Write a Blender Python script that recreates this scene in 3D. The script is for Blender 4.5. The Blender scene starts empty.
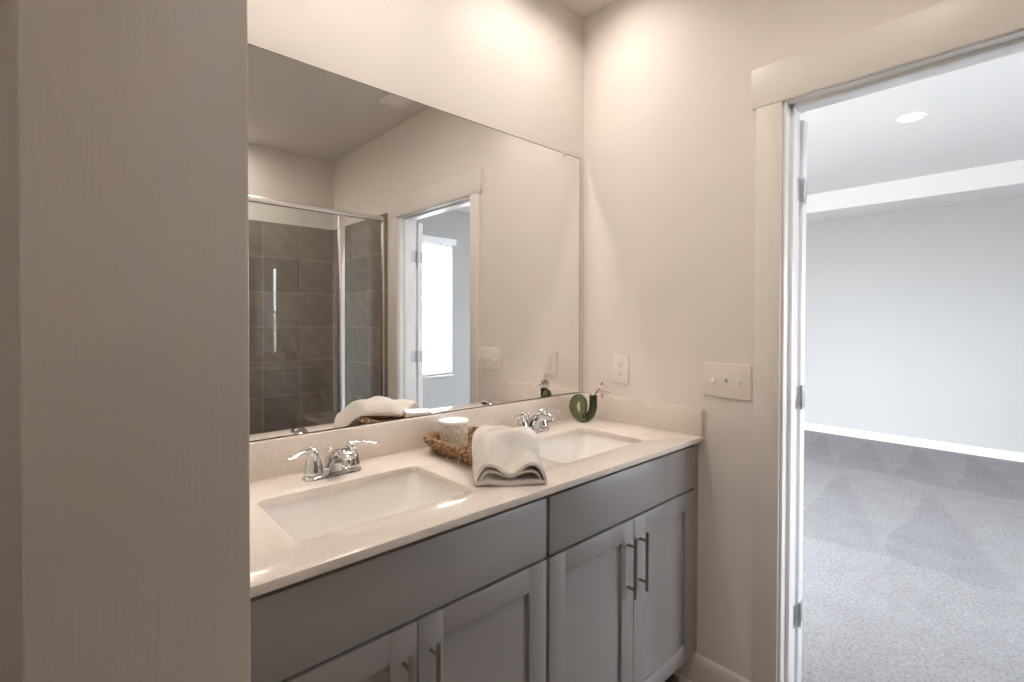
import bpy, bmesh, math, random
from mathutils import Vector, Matrix, noise
random.seed(7)
S = bpy.context.scene
COL = S.collection
PI = math.pi
# ------------------------------------------------------------------ camera
CAM = (-1.6954, -1.3880, 1.3300)
YAW, PITCH, ROLL, FPX = 47.4279, -0.7777, 0.1432, 491.96
cd = bpy.data.cameras.new('camera'); cam = bpy.data.objects.new('camera', cd); COL.objects.link(cam)
cd.sensor_width = 36.0; cd.lens = FPX / 1024 * 36.0; cd.shift_x = -0.00087; cd.shift_y = -0.01426; cd.clip_start = 0.02; cd.clip_end = 60
yw, pt, rl = map(math.radians, (YAW, PITCH, ROLL))
fw = Vector((math.cos(yw)*math.cos(pt), math.sin(yw)*math.cos(pt), math.sin(pt)))
rt = Vector((math.sin(yw), -math.cos(yw), 0)); up = rt.cross(fw)
r2 = rt*math.cos(rl) + up*math.sin(rl); u2 = -rt*math.sin(rl) + up*math.cos(rl)
M = Matrix((r2, u2, -fw)).transposed().to_4x4(); M.translation = CAM
cam.matrix_world = M
S.camera = cam
# ------------------------------------------------------------------ world, exposure, sampling
W = bpy.data.worlds.new('daylight_sky'); S.world = W; W.use_nodes = True
bg = W.node_tree.nodes['Background']; bg.inputs[0].default_value = (0.89, 0.945, 1.0, 1); bg.inputs[1].default_value = 23.0
_t = W.node_tree; _tc = _t.nodes.new('ShaderNodeTexCoord'); _sx = _t.nodes.new('ShaderNodeSeparateXYZ'); _rp = _t.nodes.new('ShaderNodeValToRGB')
_t.links.new(_tc.outputs['Generated'], _sx.inputs[0]); _t.links.new(_sx.outputs[2], _rp.inputs[0]); _t.links.new(_rp.outputs[0], bg.inputs[0])
_e = _rp.color_ramp.elements; _e[0].position = 0.0; _e[0].color = (.34, .34, .32, 1); _e[1].position = .04; _e[1].color = (.90, .95, 1.0, 1)
# the sky's z runs -1..1 and the ramp clamps below 0, so everything under the horizon is ground
CAN_POWER, SHOWER_FILL, MID_FILL, REAR_FILL = 43.0, 46.0, 23.0, 24.0          # lens emission of the basin lights, then of the added bathroom fill lights
BED_CAN = 14.0
S.view_settings.view_transform = 'Standard'; S.view_settings.look = 'None'
S.view_settings.exposure = 0.0; S.view_settings.gamma = 1.0; S.view_settings.use_curve_mapping = False
cy = S.cycles
cy.max_bounces = 14; cy.diffuse_bounces = 8; cy.glossy_bounces = 8; cy.transmission_bounces = 10; cy.transparent_max_bounces = 24
cy.caustics_reflective = True; cy.caustics_refractive = True; cy.sample_clamp_indirect = 0.0; cy.denoising_prefilter = "ACCURATE"; cy.blur_glossy = 0.0
cy.use_adaptive_sampling = False; cy.use_denoising = True
try:
    cy.use_guiding = True; cy.guiding_training_samples = 64
except Exception: pass

# ------------------------------------------------------------------ helpers
def tag(o, label=None, cat=None, group=None, kind=None):
    if label: o['label'] = label
    if cat: o['category'] = cat
    if group: o['group'] = group
    if kind: o['kind'] = kind
    return o
def wloc(o):
    v = Vector((0, 0, 0))
    while o: v += o.location; o = o.parent
    return v
def empty(name, loc, label=None, cat=None, group=None, kind=None):
    o = bpy.data.objects.new(name, None); COL.objects.link(o); o.location = loc; o.empty_display_size = .05
    return tag(o, label, cat, group, kind)
def link_mesh(me, name, mat, parent=None, loc=None):
    o = bpy.data.objects.new(name, me); COL.objects.link(o)
    for m in (mat if isinstance(mat, (list, tuple)) else [mat]): me.materials.append(m)
    base = wloc(parent) if parent else Vector((0, 0, 0))
    org = Vector(loc) if loc is not None else base
    me.transform(Matrix.Translation(-org))
    if parent: o.parent = parent
    o.location = org - base
    return o
class MB:
    def __init__(s): s.bm = bmesh.new()
    def merge(s, b2):
        me = bpy.data.meshes.new('tmp'); b2.to_mesh(me); b2.free(); s.bm.from_mesh(me); bpy.data.meshes.remove(me); return s
    def box(s, x0, x1, y0, y1, z0, z1, bev=0, seg=2, rot=None):
        b = bmesh.new(); bmesh.ops.create_cube(b, size=1)
        for v in b.verts: v.co = Vector(((x0+x1)/2+v.co.x*(x1-x0), (y0+y1)/2+v.co.y*(y1-y0), (z0+z1)/2+v.co.z*(z1-z0)))
        if bev: bmesh.ops.bevel(b, geom=b.edges[:], offset=bev, segments=seg, affect='EDGES', profile=.5)
        if rot is not None: bmesh.ops.transform(b, matrix=rot, verts=b.verts)
        return s.merge(b)
    def tube(s, pts, rad, seg=16, closed=False, caps=True, flat=None):
        """pts list of points; rad number, list of numbers or list of (ra, rb)"""
        P = [Vector(p) for p in pts]; n = len(P)
        R = rad if isinstance(rad, (list, tuple)) else [rad]*n
        b = bmesh.new(); rings = []
        T = []
        for i in range(n):
            if closed: t = P[(i+1) % n]-P[i-1]
            else: t = P[min(i+1, n-1)]-P[max(i-1, 0)]
            T.append(t.normalized())
        nrm = Vector(flat) if flat else (Vector((0, 0, 1)) if abs(T[0].z) < .9 else Vector((1, 0, 0)))
        for i in range(n):
            nrm = (nrm - T[i]*nrm.dot(T[i])).normalized(); bi = T[i].cross(nrm)
            ra, rb = R[i] if isinstance(R[i], (list, tuple)) else (R[i], R[i])
            rings.append([b.verts.new(P[i] + nrm*ra*math.cos(2*PI*k/seg) + bi*rb*math.sin(2*PI*k/seg)) for k in range(seg)])
        m = n if closed else n-1
        for i in range(m):
            a, c = rings[i], rings[(i+1) % n]
            for k in range(seg): b.faces.new((a[k], a[(k+1) % seg], c[(k+1) % seg], c[k]))
        if caps and not closed:
            b.faces.new(rings[0][::-1]); b.faces.new(rings[-1])
        bmesh.ops.recalc_face_normals(b, faces=b.faces)
        return s.merge(b)
    def lathe(s, prof, c, seg=40, axis='z', cap=True):
        """prof list of (r, h)"""
        b = bmesh.new(); rings = []
        for r, h in prof:
            ring = []
            for k in range(seg):
                a = 2*PI*k/seg; q = (r*math.cos(a), r*math.sin(a), h)
                if axis == 'y': q = (q[0], q[2], q[1])
                if axis == 'x': q = (q[2], q[0], q[1])
                ring.append(b.verts.new(Vector(c)+Vector(q)))
            rings.append(ring)
        for i in range(len(rings)-1):
            for k in range(seg): b.faces.new((rings[i][k], rings[i][(k+1) % seg], rings[i+1][(k+1) % seg], rings[i+1][k]))
        if cap:
            b.faces.new(rings[0][::-1]); b.faces.new(rings[-1])
        bmesh.ops.recalc_face_normals(b, faces=b.faces)
        return s.merge(b)
    def prism(s, poly, axis, a, b_, bev=0):
        """poly: 2D points in the plane normal to axis, extruded a..b_"""
        b = bmesh.new()
        def mk(p, h):
            return {'x': (h, p[0], p[1]), 'y': (p[0], h, p[1]), 'z': (p[0], p[1], h)}[axis]
        A = [b.verts.new(mk(p, a)) for p in poly]; B = [b.verts.new(mk(p, b_)) for p in poly]
        b.faces.new(A); b.faces.new(B[::-1]); n = len(poly)
        for i in range(n): b.faces.new((A[i], B[i], B[(i+1) % n], A[(i+1) % n]))
        bmesh.ops.recalc_face_normals(b, faces=b.faces)
        if bev: bmesh.ops.bevel(b, geom=b.edges[:], offset=bev, segments=2, affect='EDGES')
        return s.merge(b)
    def ico(s, c, r, sub=2, sc=(1, 1, 1)):
        b = bmesh.new(); bmesh.ops.create_icosphere(b, subdivisions=sub, radius=r)
        for v in b.verts: v.co = Vector((v.co.x*sc[0]+c[0], v.co.y*sc[1]+c[1], v.co.z*sc[2]+c[2]))
        return s.merge(b)
    def build(s, name, mat, parent=None, loc=None, smooth=35, subsurf=0):
        me = bpy.data.meshes.new(name); s.bm.to_mesh(me); s.bm.free()
        if smooth:
            for p in me.polygons: p.use_smooth = True
            if smooth < 180:
                b = bmesh.new(); b.from_mesh(me); lim = math.radians(smooth)
                for e in b.edges:
                    if len(e.link_faces) == 2 and e.calc_face_angle(0) > lim: e.smooth = False
                b.to_mesh(me); b.free()
        o = link_mesh(me, name, mat, parent, loc)
        if subsurf:
            md = o.modifiers.new('subdivision', 'SUBSURF'); md.levels = subsurf; md.render_levels = subsurf
        return o
def rrect(x0, x1, y0, y1, r, n=6):
    out = []
    for cx, cy_, a0 in ((x1-r, y1-r, 0), (x0+r, y1-r, 90), (x0+r, y0+r, 180), (x1-r, y0+r, 270)):
        for k in range(n+1):
            a = math.radians(a0+90*k/n); out.append((cx+r*math.cos(a), cy_+r*math.sin(a)))
    return out
def slab_holes(outer, holes, z0, z1, bevel=0):
    cu = bpy.data.curves.new('outline', 'CURVE'); cu.dimensions = '2D'; cu.fill_mode = 'BOTH'
    cu.extrude = (z1-z0)/2-bevel; cu.bevel_depth = bevel; cu.bevel_resolution = 1; cu.offset = -bevel
    for pts in [outer]+holes:
        sp = cu.splines.new('POLY'); sp.points.add(len(pts)-1); sp.use_cyclic_u = True
        for p, q in zip(sp.points, pts): p.co = (q[0], q[1], 0, 1)
    o = bpy.data.objects.new('outline', cu); COL.objects.link(o)
    dg = bpy.context.evaluated_depsgraph_get(); me = bpy.data.meshes.new_from_object(o.evaluated_get(dg))
    bpy.data.objects.remove(o); bpy.data.curves.remove(cu)
    me.transform(Matrix.Translation((0, 0, (z0+z1)/2)))
    b = bmesh.new(); b.from_mesh(me); bmesh.ops.remove_doubles(b, verts=b.verts, dist=1e-5)
    bmesh.ops.recalc_face_normals(b, faces=b.faces); bpy.data.meshes.remove(me)
    m = MB(); m.merge(b); return m
def copy_tree(o, parent=None):
    c = o.copy(); COL.objects.link(c)
    if parent: c.parent = parent
    for ch in list(o.children): copy_tree(ch, c)
    return c

# ------------------------------------------------------------------ materials
def mat(name, col=(.8, .8, .8), rough=.5, metal=0, spec=.5, **kw):
    m = bpy.data.materials.new(name); m.use_nodes = True
    b = m.node_tree.nodes['Principled BSDF']
    b.inputs['Base Color'].default_value = (*col, 1); b.inputs['Roughness'].default_value = rough
    b.inputs['Metallic'].default_value = metal; b.inputs['Specular IOR Level'].default_value = spec
    for k, v in kw.items(): b.inputs[k.replace('_', ' ')].default_value = v
    return m
class N:
    def __init__(s, m): s.m = m; s.t = m.node_tree; s.b = s.t.nodes.get('Principled BSDF')
    def new(s, typ, **kw):
        n = s.t.nodes.new(typ)
        for k, v in kw.items(): setattr(n, k, v)
        return n
    def link(s, a, b): s.t.links.new(a, b)
    def coord(s, scale=(1, 1, 1), rot=(0, 0, 0), loc=(0, 0, 0), kind='Object'):
        tc = s.new('ShaderNodeTexCoord'); mp = s.new('ShaderNodeMapping')
        mp.inputs['Scale'].default_value = scale; mp.inputs['Rotation'].default_value = rot; mp.inputs['Location'].default_value = loc
        s.link(tc.outputs[kind], mp.inputs['Vector']); return mp.outputs['Vector']
    def noise(s, vec, scale, detail=3, rough=.5):
        n = s.new('ShaderNodeTexNoise'); n.inputs['Scale'].default_value = scale; n.inputs['Detail'].default_value = detail
        n.inputs['Roughness'].default_value = rough; s.link(vec, n.inputs['Vector']); return n.outputs['Fac']
    def ramp(s, fac, stops):
        r = s.new('ShaderNodeValToRGB'); e = r.color_ramp.elements
        while len(e) < len(stops): e.new(.5)
        for q, (p, c) in zip(e, stops): q.position = p; q.color = (*c, 1) if len(c) == 3 else c
        s.link(fac, r.inputs['Fac']); return r.outputs['Color']
    def bump(s, h, strength=.2, dist=.01):
        b = s.new('ShaderNodeBump'); b.inputs['Strength'].default_value = strength; b.inputs['Distance'].default_value = dist
        s.link(h, b.inputs['Height']); s.link(b.outputs['Normal'], s.b.inputs['Normal'])
    def math(s, op, a, b=None):
        n = s.new('ShaderNodeMath', operation=op)
        for i, q in enumerate((a, b)):
            if q is None: continue
            if isinstance(q, (int, float)): n.inputs[i].default_value = q
            else: s.link(q, n.inputs[i])
        return n.outputs[0]
    def mix(s, f, a, b):
        n = s.new('ShaderNodeMix', data_type='RGBA')
        if isinstance(f, (int, float)): n.inputs[0].default_value = f
        else: s.link(f, n.inputs[0])
        for i, q in ((6, a), (7, b)):
            if isinstance(q, tuple): n.inputs[i].default_value = (*q, 1)
            else: s.link(q, n.inputs[i])
        return n.outputs[2]
def wall_paint(name, col, rough=.6):
    m = mat(name, col, rough, spec=.3); n = N(m); v = n.coord()
    n.bump(n.noise(v, 220, 2), .06, .002); return m
M_WALL = wall_paint('greige_wall_paint', (.76, .715, .665))
M_TRIM = mat('taupe_trim_paint', (.75, .71, .665), .38)
M_CEIL = wall_paint('ceiling_paint', (.74, .71, .67), .8)
M_BWALL = wall_paint('bedroom_wall_paint', (.475, .475, .478))
M_BCEIL = wall_paint('bedroom_ceiling_paint', (.78, .78, .785), .8)
M_WHITE = mat('white_trim_paint', (.88, .885, .89), .3)
M_DOOR = mat('white_door_paint', (.88, .89, .90), .3)
# brushed painted board in the foreground
M_BOARD = mat('brushed_trim_paint', (.665, .612, .565), .42, spec=.35); n = N(M_BOARD)
v = n.coord((260, 260, 9)); v2 = n.coord((700, 700, 60))
h = n.math('ADD', n.noise(v, 1, 4, .6), n.math('MULTIPLY', n.noise(v2, 1, 2), .5)); n.bump(h, .3, .001)
# cabinets
M_CAB = mat('grey_cabinet_paint', (.30, .287, .287), .32, spec=.95)
M_GAPSHADE = mat('painted_gap_shade', (.004, .003, .003), .8, spec=.05)  # shade in the cabinet gaps, put into the colour
M_TOE = mat('toe_kick_board', (.05, .045, .042), .6)
M_NICKEL = mat('brushed_nickel', (.36, .335, .31), .3, 1)
M_CHROME = mat('polished_chrome', (.74, .74, .75), .07, 1)
M_STEEL = mat('satin_hinge_steel', (.62, .62, .63), .34, 1)
M_FRAME = mat('satin_shower_aluminium', (.78, .76, .74), .24, 1)
# quartz
M_QUARTZ = mat('speckled_quartz', (.8, .75, .7), .15, spec=.38); n = N(M_QUARTZ); v = n.coord()
vo = n.new('ShaderNodeTexVoronoi'); vo.inputs['Scale'].default_value = 420; n.link(v, vo.inputs['Vector'])
spk = n.ramp(vo.outputs['Color'], [(0, (.60, .52, .455)), (.18, (.72, .645, .58)), (.5, (.765, .695, .63)), (1, (.82, .76, .70))])
cl = n.ramp(n.noise(v, 9, 4), [(.3, (.94, .94, .94)), (.7, (1, 1, 1))])
mx = n.new('ShaderNodeMix', data_type='RGBA', blend_type='MULTIPLY'); mx.inputs[0].default_value = 1
n.link(spk, mx.inputs[6]); n.link(cl, mx.inputs[7]); n.link(mx.outputs[2], n.b.inputs['Base Color'])
M_PORC = mat('white_porcelain', (.80, .775, .75), .07, spec=.6)
M_PLATE = mat('switch_plate_plastic', (.80, .745, .70), .3)
M_SLOT = mat('dark_slot', (.03, .025, .022), .6)
# mirror
M_MIRROR = mat('silvered_mirror', (.93, .93, .925), 0.0, 1)
M_MEDGE = mat('mirror_glass_edge', (.07, .063, .055), .4)
def thin_glass(name, tint=(.97, .985, .98), k=1.0):
    m = bpy.data.materials.new(name); m.use_nodes = True; t = m.node_tree
    for q in list(t.nodes):
        if q.type != 'OUTPUT_MATERIAL': t.nodes.remove(q)
    out = t.nodes[0]; fr = t.nodes.new('ShaderNodeFresnel'); ge = t.nodes.new('ShaderNodeNewGeometry'); ior = t.nodes.new('ShaderNodeMath'); ior.operation = 'MULTIPLY_ADD'
    ior.inputs[1].default_value = 1/1.5-1.5; ior.inputs[2].default_value = 1.5   # same reflectance on both faces of the thin pane
    t.links.new(ge.outputs['Backfacing'], ior.inputs[0]); t.links.new(ior.outputs[0], fr.inputs['IOR'])
    gl = t.nodes.new('ShaderNodeBsdfGlossy'); gl.inputs['Roughness'].default_value = 0; gl.inputs['Color'].default_value = (1, 1, 1, 1)
    tr = t.nodes.new('ShaderNodeBsdfTransparent'); tr.inputs['Color'].default_value = (*tint, 1)
    mx = t.nodes.new('ShaderNodeMixShader')
    t.links.new(fr.outputs[0], mx.inputs[0]); t.links.new(tr.outputs[0], mx.inputs[1]); t.links.new(gl.outputs[0], mx.inputs[2])
    t.links.new(mx.outputs[0], out.inputs['Surface']); return m
M_SGLASS = thin_glass('shower_glass'); M_PANE = thin_glass('window_glass', (.99, .995, 1))
# shower tile; u/v picked from object coordinates (world aligned)
def tile_mat(name, plane, u0, v0, cw=.275, ch=.270):
    m = mat(name, (.2, .17, .14), .22, spec=.45); n = N(m)
    tc = n.new('ShaderNodeTexCoord'); sx = n.new('ShaderNodeSeparateXYZ'); n.link(tc.outputs['Object'], sx.inputs[0])
    U, V = {'y': (0, 2), 'x': (1, 2), 'z': (0, 1)}[plane]
    cx = n.new('ShaderNodeCombineXYZ')
    n.link(n.math('SUBTRACT', sx.outputs[U], u0), cx.inputs[0]); n.link(n.math('SUBTRACT', sx.outputs[V], v0), cx.inputs[1])
    br = n.new('ShaderNodeTexBrick'); br.offset = 0; br.squash = 1
    br.inputs['Color1'].default_value = (.23, .188, .150, 1); br.inputs['Color2'].default_value = (.30, .25, .205, 1)
    br.inputs['Mortar'].default_value = (.46, .39, .32, 1); br.inputs['Scale'].default_value = 1
    br.inputs['Mortar Size'].default_value = .0022; br.inputs['Mortar Smooth'].default_value = .1; br.inputs['Bias'].default_value = 0
    br.inputs['Brick Width'].default_value = cw; br.inputs['Row Height'].default_value = ch
    n.link(cx.outputs[0], br.inputs['Vector'])
    wv = n.new('ShaderNodeTexWave'); wv.bands_direction = 'DIAGONAL'; wv.inputs['Scale'].default_value = 3.2
    wv.inputs['Distortion'].default_value = 9; wv.inputs['Detail'].default_value = 4; wv.inputs['Detail Scale'].default_value = 1.6
    n.link(tc.outputs['Object'], wv.inputs['Vector'])
    vein = n.ramp(wv.outputs['Fac'], [(0, (.90, .90, .905)), (.55, (1, 1, 1)), (.95, (1.0, 1.0, 1.0)), (1, (1.10, 1.09, 1.07))])
    mx = n.new('ShaderNodeMix', data_type='RGBA', blend_type='MULTIPLY'); mx.inputs[0].default_value = 1
    n.link(br.outputs['Color'], mx.inputs[6]); n.link(vein, mx.inputs[7]); n.link(mx.outputs[2], n.b.inputs['Base Color'])
    n.bump(n.math('SUBTRACT', 1.0, br.outputs['Fac']), .3, .002); return m
M_TILE_B = tile_mat('shower_tile_facing', 'y', -.555-.275*10, 2.078-.270*12)
M_TILE_S = tile_mat('shower_tile_side', 'x', -2.329-.275*10, 2.078-.270*12)
M_TILE_F = tile_mat('shower_tile_flat', 'z', -3, -4, .13, .13)
# floors
M_VINYL = mat('dark_wood_vinyl', (.06, .045, .038), .4); n = N(M_VINYL); v = n.coord((2, 22, 2))
n.link(n.ramp(n.noise(v, 2, 5, .6), [(.3, (.19, .15, .12)), (.7, (.32, .26, .21))]), n.b.inputs['Base Color'])
M_CARPET = mat('pale_grey_carpet', (.6, .59, .62), .95, spec=.1); n = N(M_CARPET); v = n.coord()
fine = n.noise(v, 260, 3, .7); mid = n.noise(v, 75, 4, .7); big = n.noise(v, 5, 3)
tc = n.new('ShaderNodeTexCoord'); sx = n.new('ShaderNodeSeparateXYZ'); n.link(tc.outputs['Object'], sx.inputs[0])
def vac(n, sx, x0, length, pitch, ph, lo, hi):
    # zig-zag vacuum strokes: pile leaning one way or the other in long wedges between x0 and x0+length
    d = n.math('DIVIDE', n.math('SUBTRACT', sx.outputs[0], x0), length)
    wv_ = n.math('FRACT', n.math('ADD', n.math('DIVIDE', sx.outputs[1], pitch), ph))
    tri = n.math('SUBTRACT', n.math('MULTIPLY', wv_, 1.0), d)
    a = n.math('SMOOTH_MAX', 0.0, 0.0)
    st = n.new('ShaderNodeMapRange', interpolation_type='SMOOTHSTEP'); st.inputs[1].default_value = -.07; st.inputs[2].default_value = .07
    n.link(tri, st.inputs[0])
    inside = n.math('MULTIPLY', n.math('GREATER_THAN', d, 0.0), n.math('LESS_THAN', d, 1.0))
    return n.math('MULTIPLY', st.outputs[0], inside)
nz = n.noise(v, 1.6, 2); nzo = n.math('MULTIPLY', n.math('SUBTRACT', nz, .5), .5)
sx2 = n.new('ShaderNodeSeparateXYZ'); cxx = n.new('ShaderNodeCombineXYZ')
n.link(n.math('ADD', sx.outputs[0], nzo), cxx.inputs[0]); n.link(n.math('ADD', sx.outputs[1], n.math('MULTIPLY', nzo, .4)), cxx.inputs[1]); n.link(cxx.outputs[0], sx2.inputs[0])
w1 = vac(n, sx2, 3.55, 1.35, .42, .15, 0, 1); w2 = vac(n, sx2, 1.75, 1.55, .55, .4, 0, 1)
lean = n.math('MAXIMUM', w1, w2)
pile = n.math('ADD', n.math('MULTIPLY', fine, .5), n.math('MULTIPLY', mid, .6))
c1 = n.ramp(pile, [(.38, (.19, .186, .197)), (.55, (.33, .324, .333)), (.72, (.42, .414, .42))])
c2 = n.ramp(big, [(.3, (.90, .90, .90)), (.7, (1, 1, 1))])
mx = n.new('ShaderNodeMix', data_type='RGBA', blend_type='MULTIPLY'); mx.inputs[0].default_value = 1; n.link(c1, mx.inputs[6]); n.link(c2, mx.inputs[7])
mx2 = n.new('ShaderNodeMix', data_type='RGBA', blend_type='MULTIPLY'); n.link(lean, mx2.inputs[0]); n.link(mx.outputs[2], mx2.inputs[6]); mx2.inputs[7].default_value = (.89, .89, .898, 1)
n.link(mx2.outputs[2], n.b.inputs['Base Color']); n.bump(pile, .8, .012)
# soft goods and small things
M_TOWEL = mat('cream_terry', (.80, .745, .68), .95, spec=.1, Sheen_Weight=.3); n = N(M_TOWEL); v = n.coord()
terry = n.math('ADD', n.noise(v, 700, 2, .7), n.math('MULTIPLY', n.noise(v, 170, 3), .6)); n.bump(terry, .9, .004)
n.link(n.ramp(n.math('MULTIPLY', terry, .62), [(.35, (.80, .74, .67)), (.62, (.93, .885, .825))]), n.b.inputs['Base Color'])
M_WICKER = mat('woven_seagrass', (.42, .25, .14), .7, spec=.2); n = N(M_WICKER); v = n.coord()
n.link(n.ramp(n.noise(v, 90, 3), [(.3, (.15, .075, .038)), (.52, (.36, .22, .125)), (.75, (.58, .41, .27))]), n.b.inputs['Base Color'])
n.bump(n.noise(v, 600, 2), .4, .001)
M_VASE = mat('green_glass', (.27, .345, .20), .02, spec=.5, Transmission_Weight=1.0, IOR=1.45)
M_PETAL = mat('pale_pink_petal', (.86, .74, .69), .7, spec=.2)
M_BUD = mat('rust_flower_centre', (.23, .085, .06), .7)
M_STEM = mat('dark_stem', (.05, .055, .025), .6)
M_LID = mat('white_lid', (.86, .85, .84), .35)
M_CUP = mat('gilt_patterned_ceramic', (.8, .78, .74), .4); n = N(M_CUP)
tc = n.new('ShaderNodeTexCoord'); sx = n.new('ShaderNodeSeparateXYZ'); n.link(tc.outputs['Object'], sx.inputs[0])
ang = n.math('ARCTAN2', sx.outputs[1], sx.outputs[0])
vv = n.math('MULTIPLY', sx.outputs[2], 24.0)
sn = n.math('MULTIPLY', n.math('ABSOLUTE', n.math('SINE', n.math('MULTIPLY', ang, 4.0))), .9)
l1 = n.math('ABSOLUTE', n.math('SUBTRACT', n.math('FRACT', n.math('ADD', vv, sn)), .5))
l2 = n.math('ABSOLUTE', n.math('SUBTRACT', n.math('FRACT', n.math('MULTIPLY', n.math('SUBTRACT', vv, n.math('MULTIPLY', sn, 2.0)), .7)), .5))
l3 = n.math('MINIMUM', l1, l2)
n.link(n.ramp(l3, [(.02, (.44, .35, .20)), (.075, (.70, .65, .55))]), n.b.inputs['Base Color'])
M_BLIND = mat('white_blind_vinyl', (.88, .89, .90), .4, Transmission_Weight=0); n = N(M_BLIND)
# slats let some daylight through
t = n.t; tl = t.nodes.new('ShaderNodeBsdfTranslucent'); tl.inputs['Color'].default_value = (.9, .92, .95, 1); ms = t.nodes.new('ShaderNodeMixShader'); ms.inputs[0].default_value = .7
t.links.new(n.b.outputs[0], ms.inputs[1]); t.links.new(tl.outputs[0], ms.inputs[2]); t.links.new(ms.outputs[0], t.nodes['Material Output'].inputs['Surface'])
def emis(name, col, s):
    m = mat(name, (.9, .9, .9)); b = m.node_tree.nodes['Principled BSDF']
    b.inputs['Emission Color'].default_value = (*col, 1); b.inputs['Emission Strength'].default_value = s; return m
M_LENS = emis('warm_light_lens', (1.0, .915, .845), CAN_POWER); M_FILL_SHOWER = emis('added_fill_lens_shower', (1.0, .915, .845), SHOWER_FILL); M_FILL_REAR = emis('added_fill_lens_rear', (1.0, .91, .83), REAR_FILL); M_FILL_MID = emis('added_fill_lens_middle', (1.0, .90, .82), MID_FILL)  # only the first serves the basin lights; the others are added fill
M_BLENS = emis('cool_light_lens', (1.0, .97, .93), BED_CAN)
M_CORD = mat('grey_cord', (.45, .46, .48), .6)
M_GRILLE = mat('vent_plastic', (.90, .87, .83), .5)

# ------------------------------------------------------------------ setting
H = 2.65; WX = .12; YF = -2.701          # ceiling, end-wall thickness, shower back wall
XL = -2.75; OPL, OPR, OPZ = -1.612, -.814, 2.026
BX = 4.973; BY0, BY1 = -2.97, 1.95; BH, TH = 2.51, 2.71
ST = lambda o, lab, cat: tag(o, lab, cat, kind='structure')
ST(MB().box(XL-.1, WX*.5, YF-.1, .1, -.12, 0).build('floor', M_VINYL, loc=(0, 0, 0), smooth=0), 'dark wood-look floor of the bathroom, just visible under the cabinet', 'floor')
ST(MB().box(WX*.5, BX+.1, BY0-.1, BY1+.1, -.12, .002).build('floor_bedroom', M_CARPET, loc=(0, 0, 0), smooth=0), 'pale grey bedroom carpet with vacuum marks', 'carpet')
BARS = [(-.41, -.245), (-1.17, -.245)]; BLX, BLY = .18, .055; FILL_CANS = [(-2.60, -1.22), (-1.02, -2.42), (-.72, -1.08)]; CR = .14  # the three round ones are unseen lights added to brighten the bathroom
ST(slab_holes([(XL-.1, YF-.1), (WX, YF-.1), (WX, .1), (XL-.1, .1)], [[(x+CR*math.cos(2*PI*k/40), y+CR*math.sin(2*PI*k/40)) for k in range(40)] for x, y in FILL_CANS]+[[(x-BLX, y-BLY), (x+BLX, y-BLY), (x+BLX, y+BLY), (x-BLX, y+BLY)] for x, y in BARS], H, H+.03).build('ceiling', M_CEIL, smooth=0), 'flat bathroom ceiling seen in the mirror', 'ceiling')
ST(MB().box(XL-.1, 0, 0, .1, 0, H).build('wall_vanity', M_WALL, smooth=0), 'warm greige wall behind the vanity mirror', 'wall')
w = MB().box(0, WX, OPR, .1, 0, TH+.1).box(0, WX, BY0, OPL, 0, TH+.1).box(0, WX, OPL, OPR, OPZ, TH+.1)
wr = w.build('wall_right', [M_WALL, M_BWALL], smooth=0)
for p in wr.data.polygons:
    if p.center.x > WX-.001: p.material_index = 1
ST(wr, 'greige end wall with the doorway to the bedroom', 'wall')
ST(MB().box(XL-.1, 0, YF-.1, YF, 0, H).build('wall_front', M_WALL, smooth=0), 'painted wall above the shower tile, seen in the mirror', 'wall')
ST(MB().box(XL-.1, XL, YF, 0, 0, H).build('wall_left', M_WALL, smooth=0), 'greige wall at the far left edge of the bathroom', 'wall')
ST(MB().box(-1.707, -1.589, -.935, 0, 0, H).build('wall_partition', M_WALL, smooth=0), 'short partition wall at the left end of the vanity', 'wall')
ST(MB().box(-1.62, -1.52, YF, -1.78, 0, H).build('wall_shower', M_WALL, smooth=0), 'wall closing the left end of the shower', 'wall')
# foreground end board of the partition
ST(MB().box(-1.7147, -1.5823, -.950, -.935, 0, H, .0038, 2).build('trim_1', M_BOARD, loc=(-1.65, -.945, 0)), 'tall brushed-painted end board in the left foreground', 'trim')
# bedroom shell
wf = MB().box(BX, BX+.14, BY0-.14, BY1+.1, 0, TH+.1)
ST(wf.build('wall_bedroom_far', M_BWALL, smooth=0), 'pale bedroom wall seen through the doorway', 'wall')
ST(MB().box(WX, BX, BY1, BY1+.1, 0, TH+.1).build('wall_bedroom_left', M_BWALL, smooth=0), 'bedroom side wall out of direct view', 'wall')
WIN = [(.46, 1.41), (1.80, 2.75)]; WZ0, WZ1 = .745, 2.15  # second opening is out of view, added to throw daylight on the right-hand cabinet
wb = MB(); xs = [WX]+[q for a in WIN for q in a]+[BX]
for i in range(0, len(xs), 2): wb.box(xs[i], xs[i+1], BY0-.14, BY0, 0, TH+.1)
for a, b in WIN: wb.box(a, b, BY0-.14, BY0, 0, WZ0); wb.box(a, b, BY0-.14, BY0, WZ1, TH+.1)
ST(wb.build('wall_bedroom_window', M_BWALL, smooth=0), 'pale bedroom window wall seen in the mirror', 'wall')
SO = .60   # width of the dropped border around the tray ceiling
cb = MB().box(WX, BX, BY0, BY1, TH, TH+.1)
cb.box(BX-SO, BX, BY0, BY1, BH, TH).box(WX, WX+SO, BY0, BY1, BH, TH).box(WX+SO, BX-SO, BY0, BY0+SO, BH, TH).box(WX+SO, BX-SO, BY1-SO, BY1, BH, TH)
ST(cb.build('ceiling_bedroom', M_BCEIL, smooth=0), 'white tray ceiling of the bedroom with a dropped border', 'ceiling')
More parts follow.
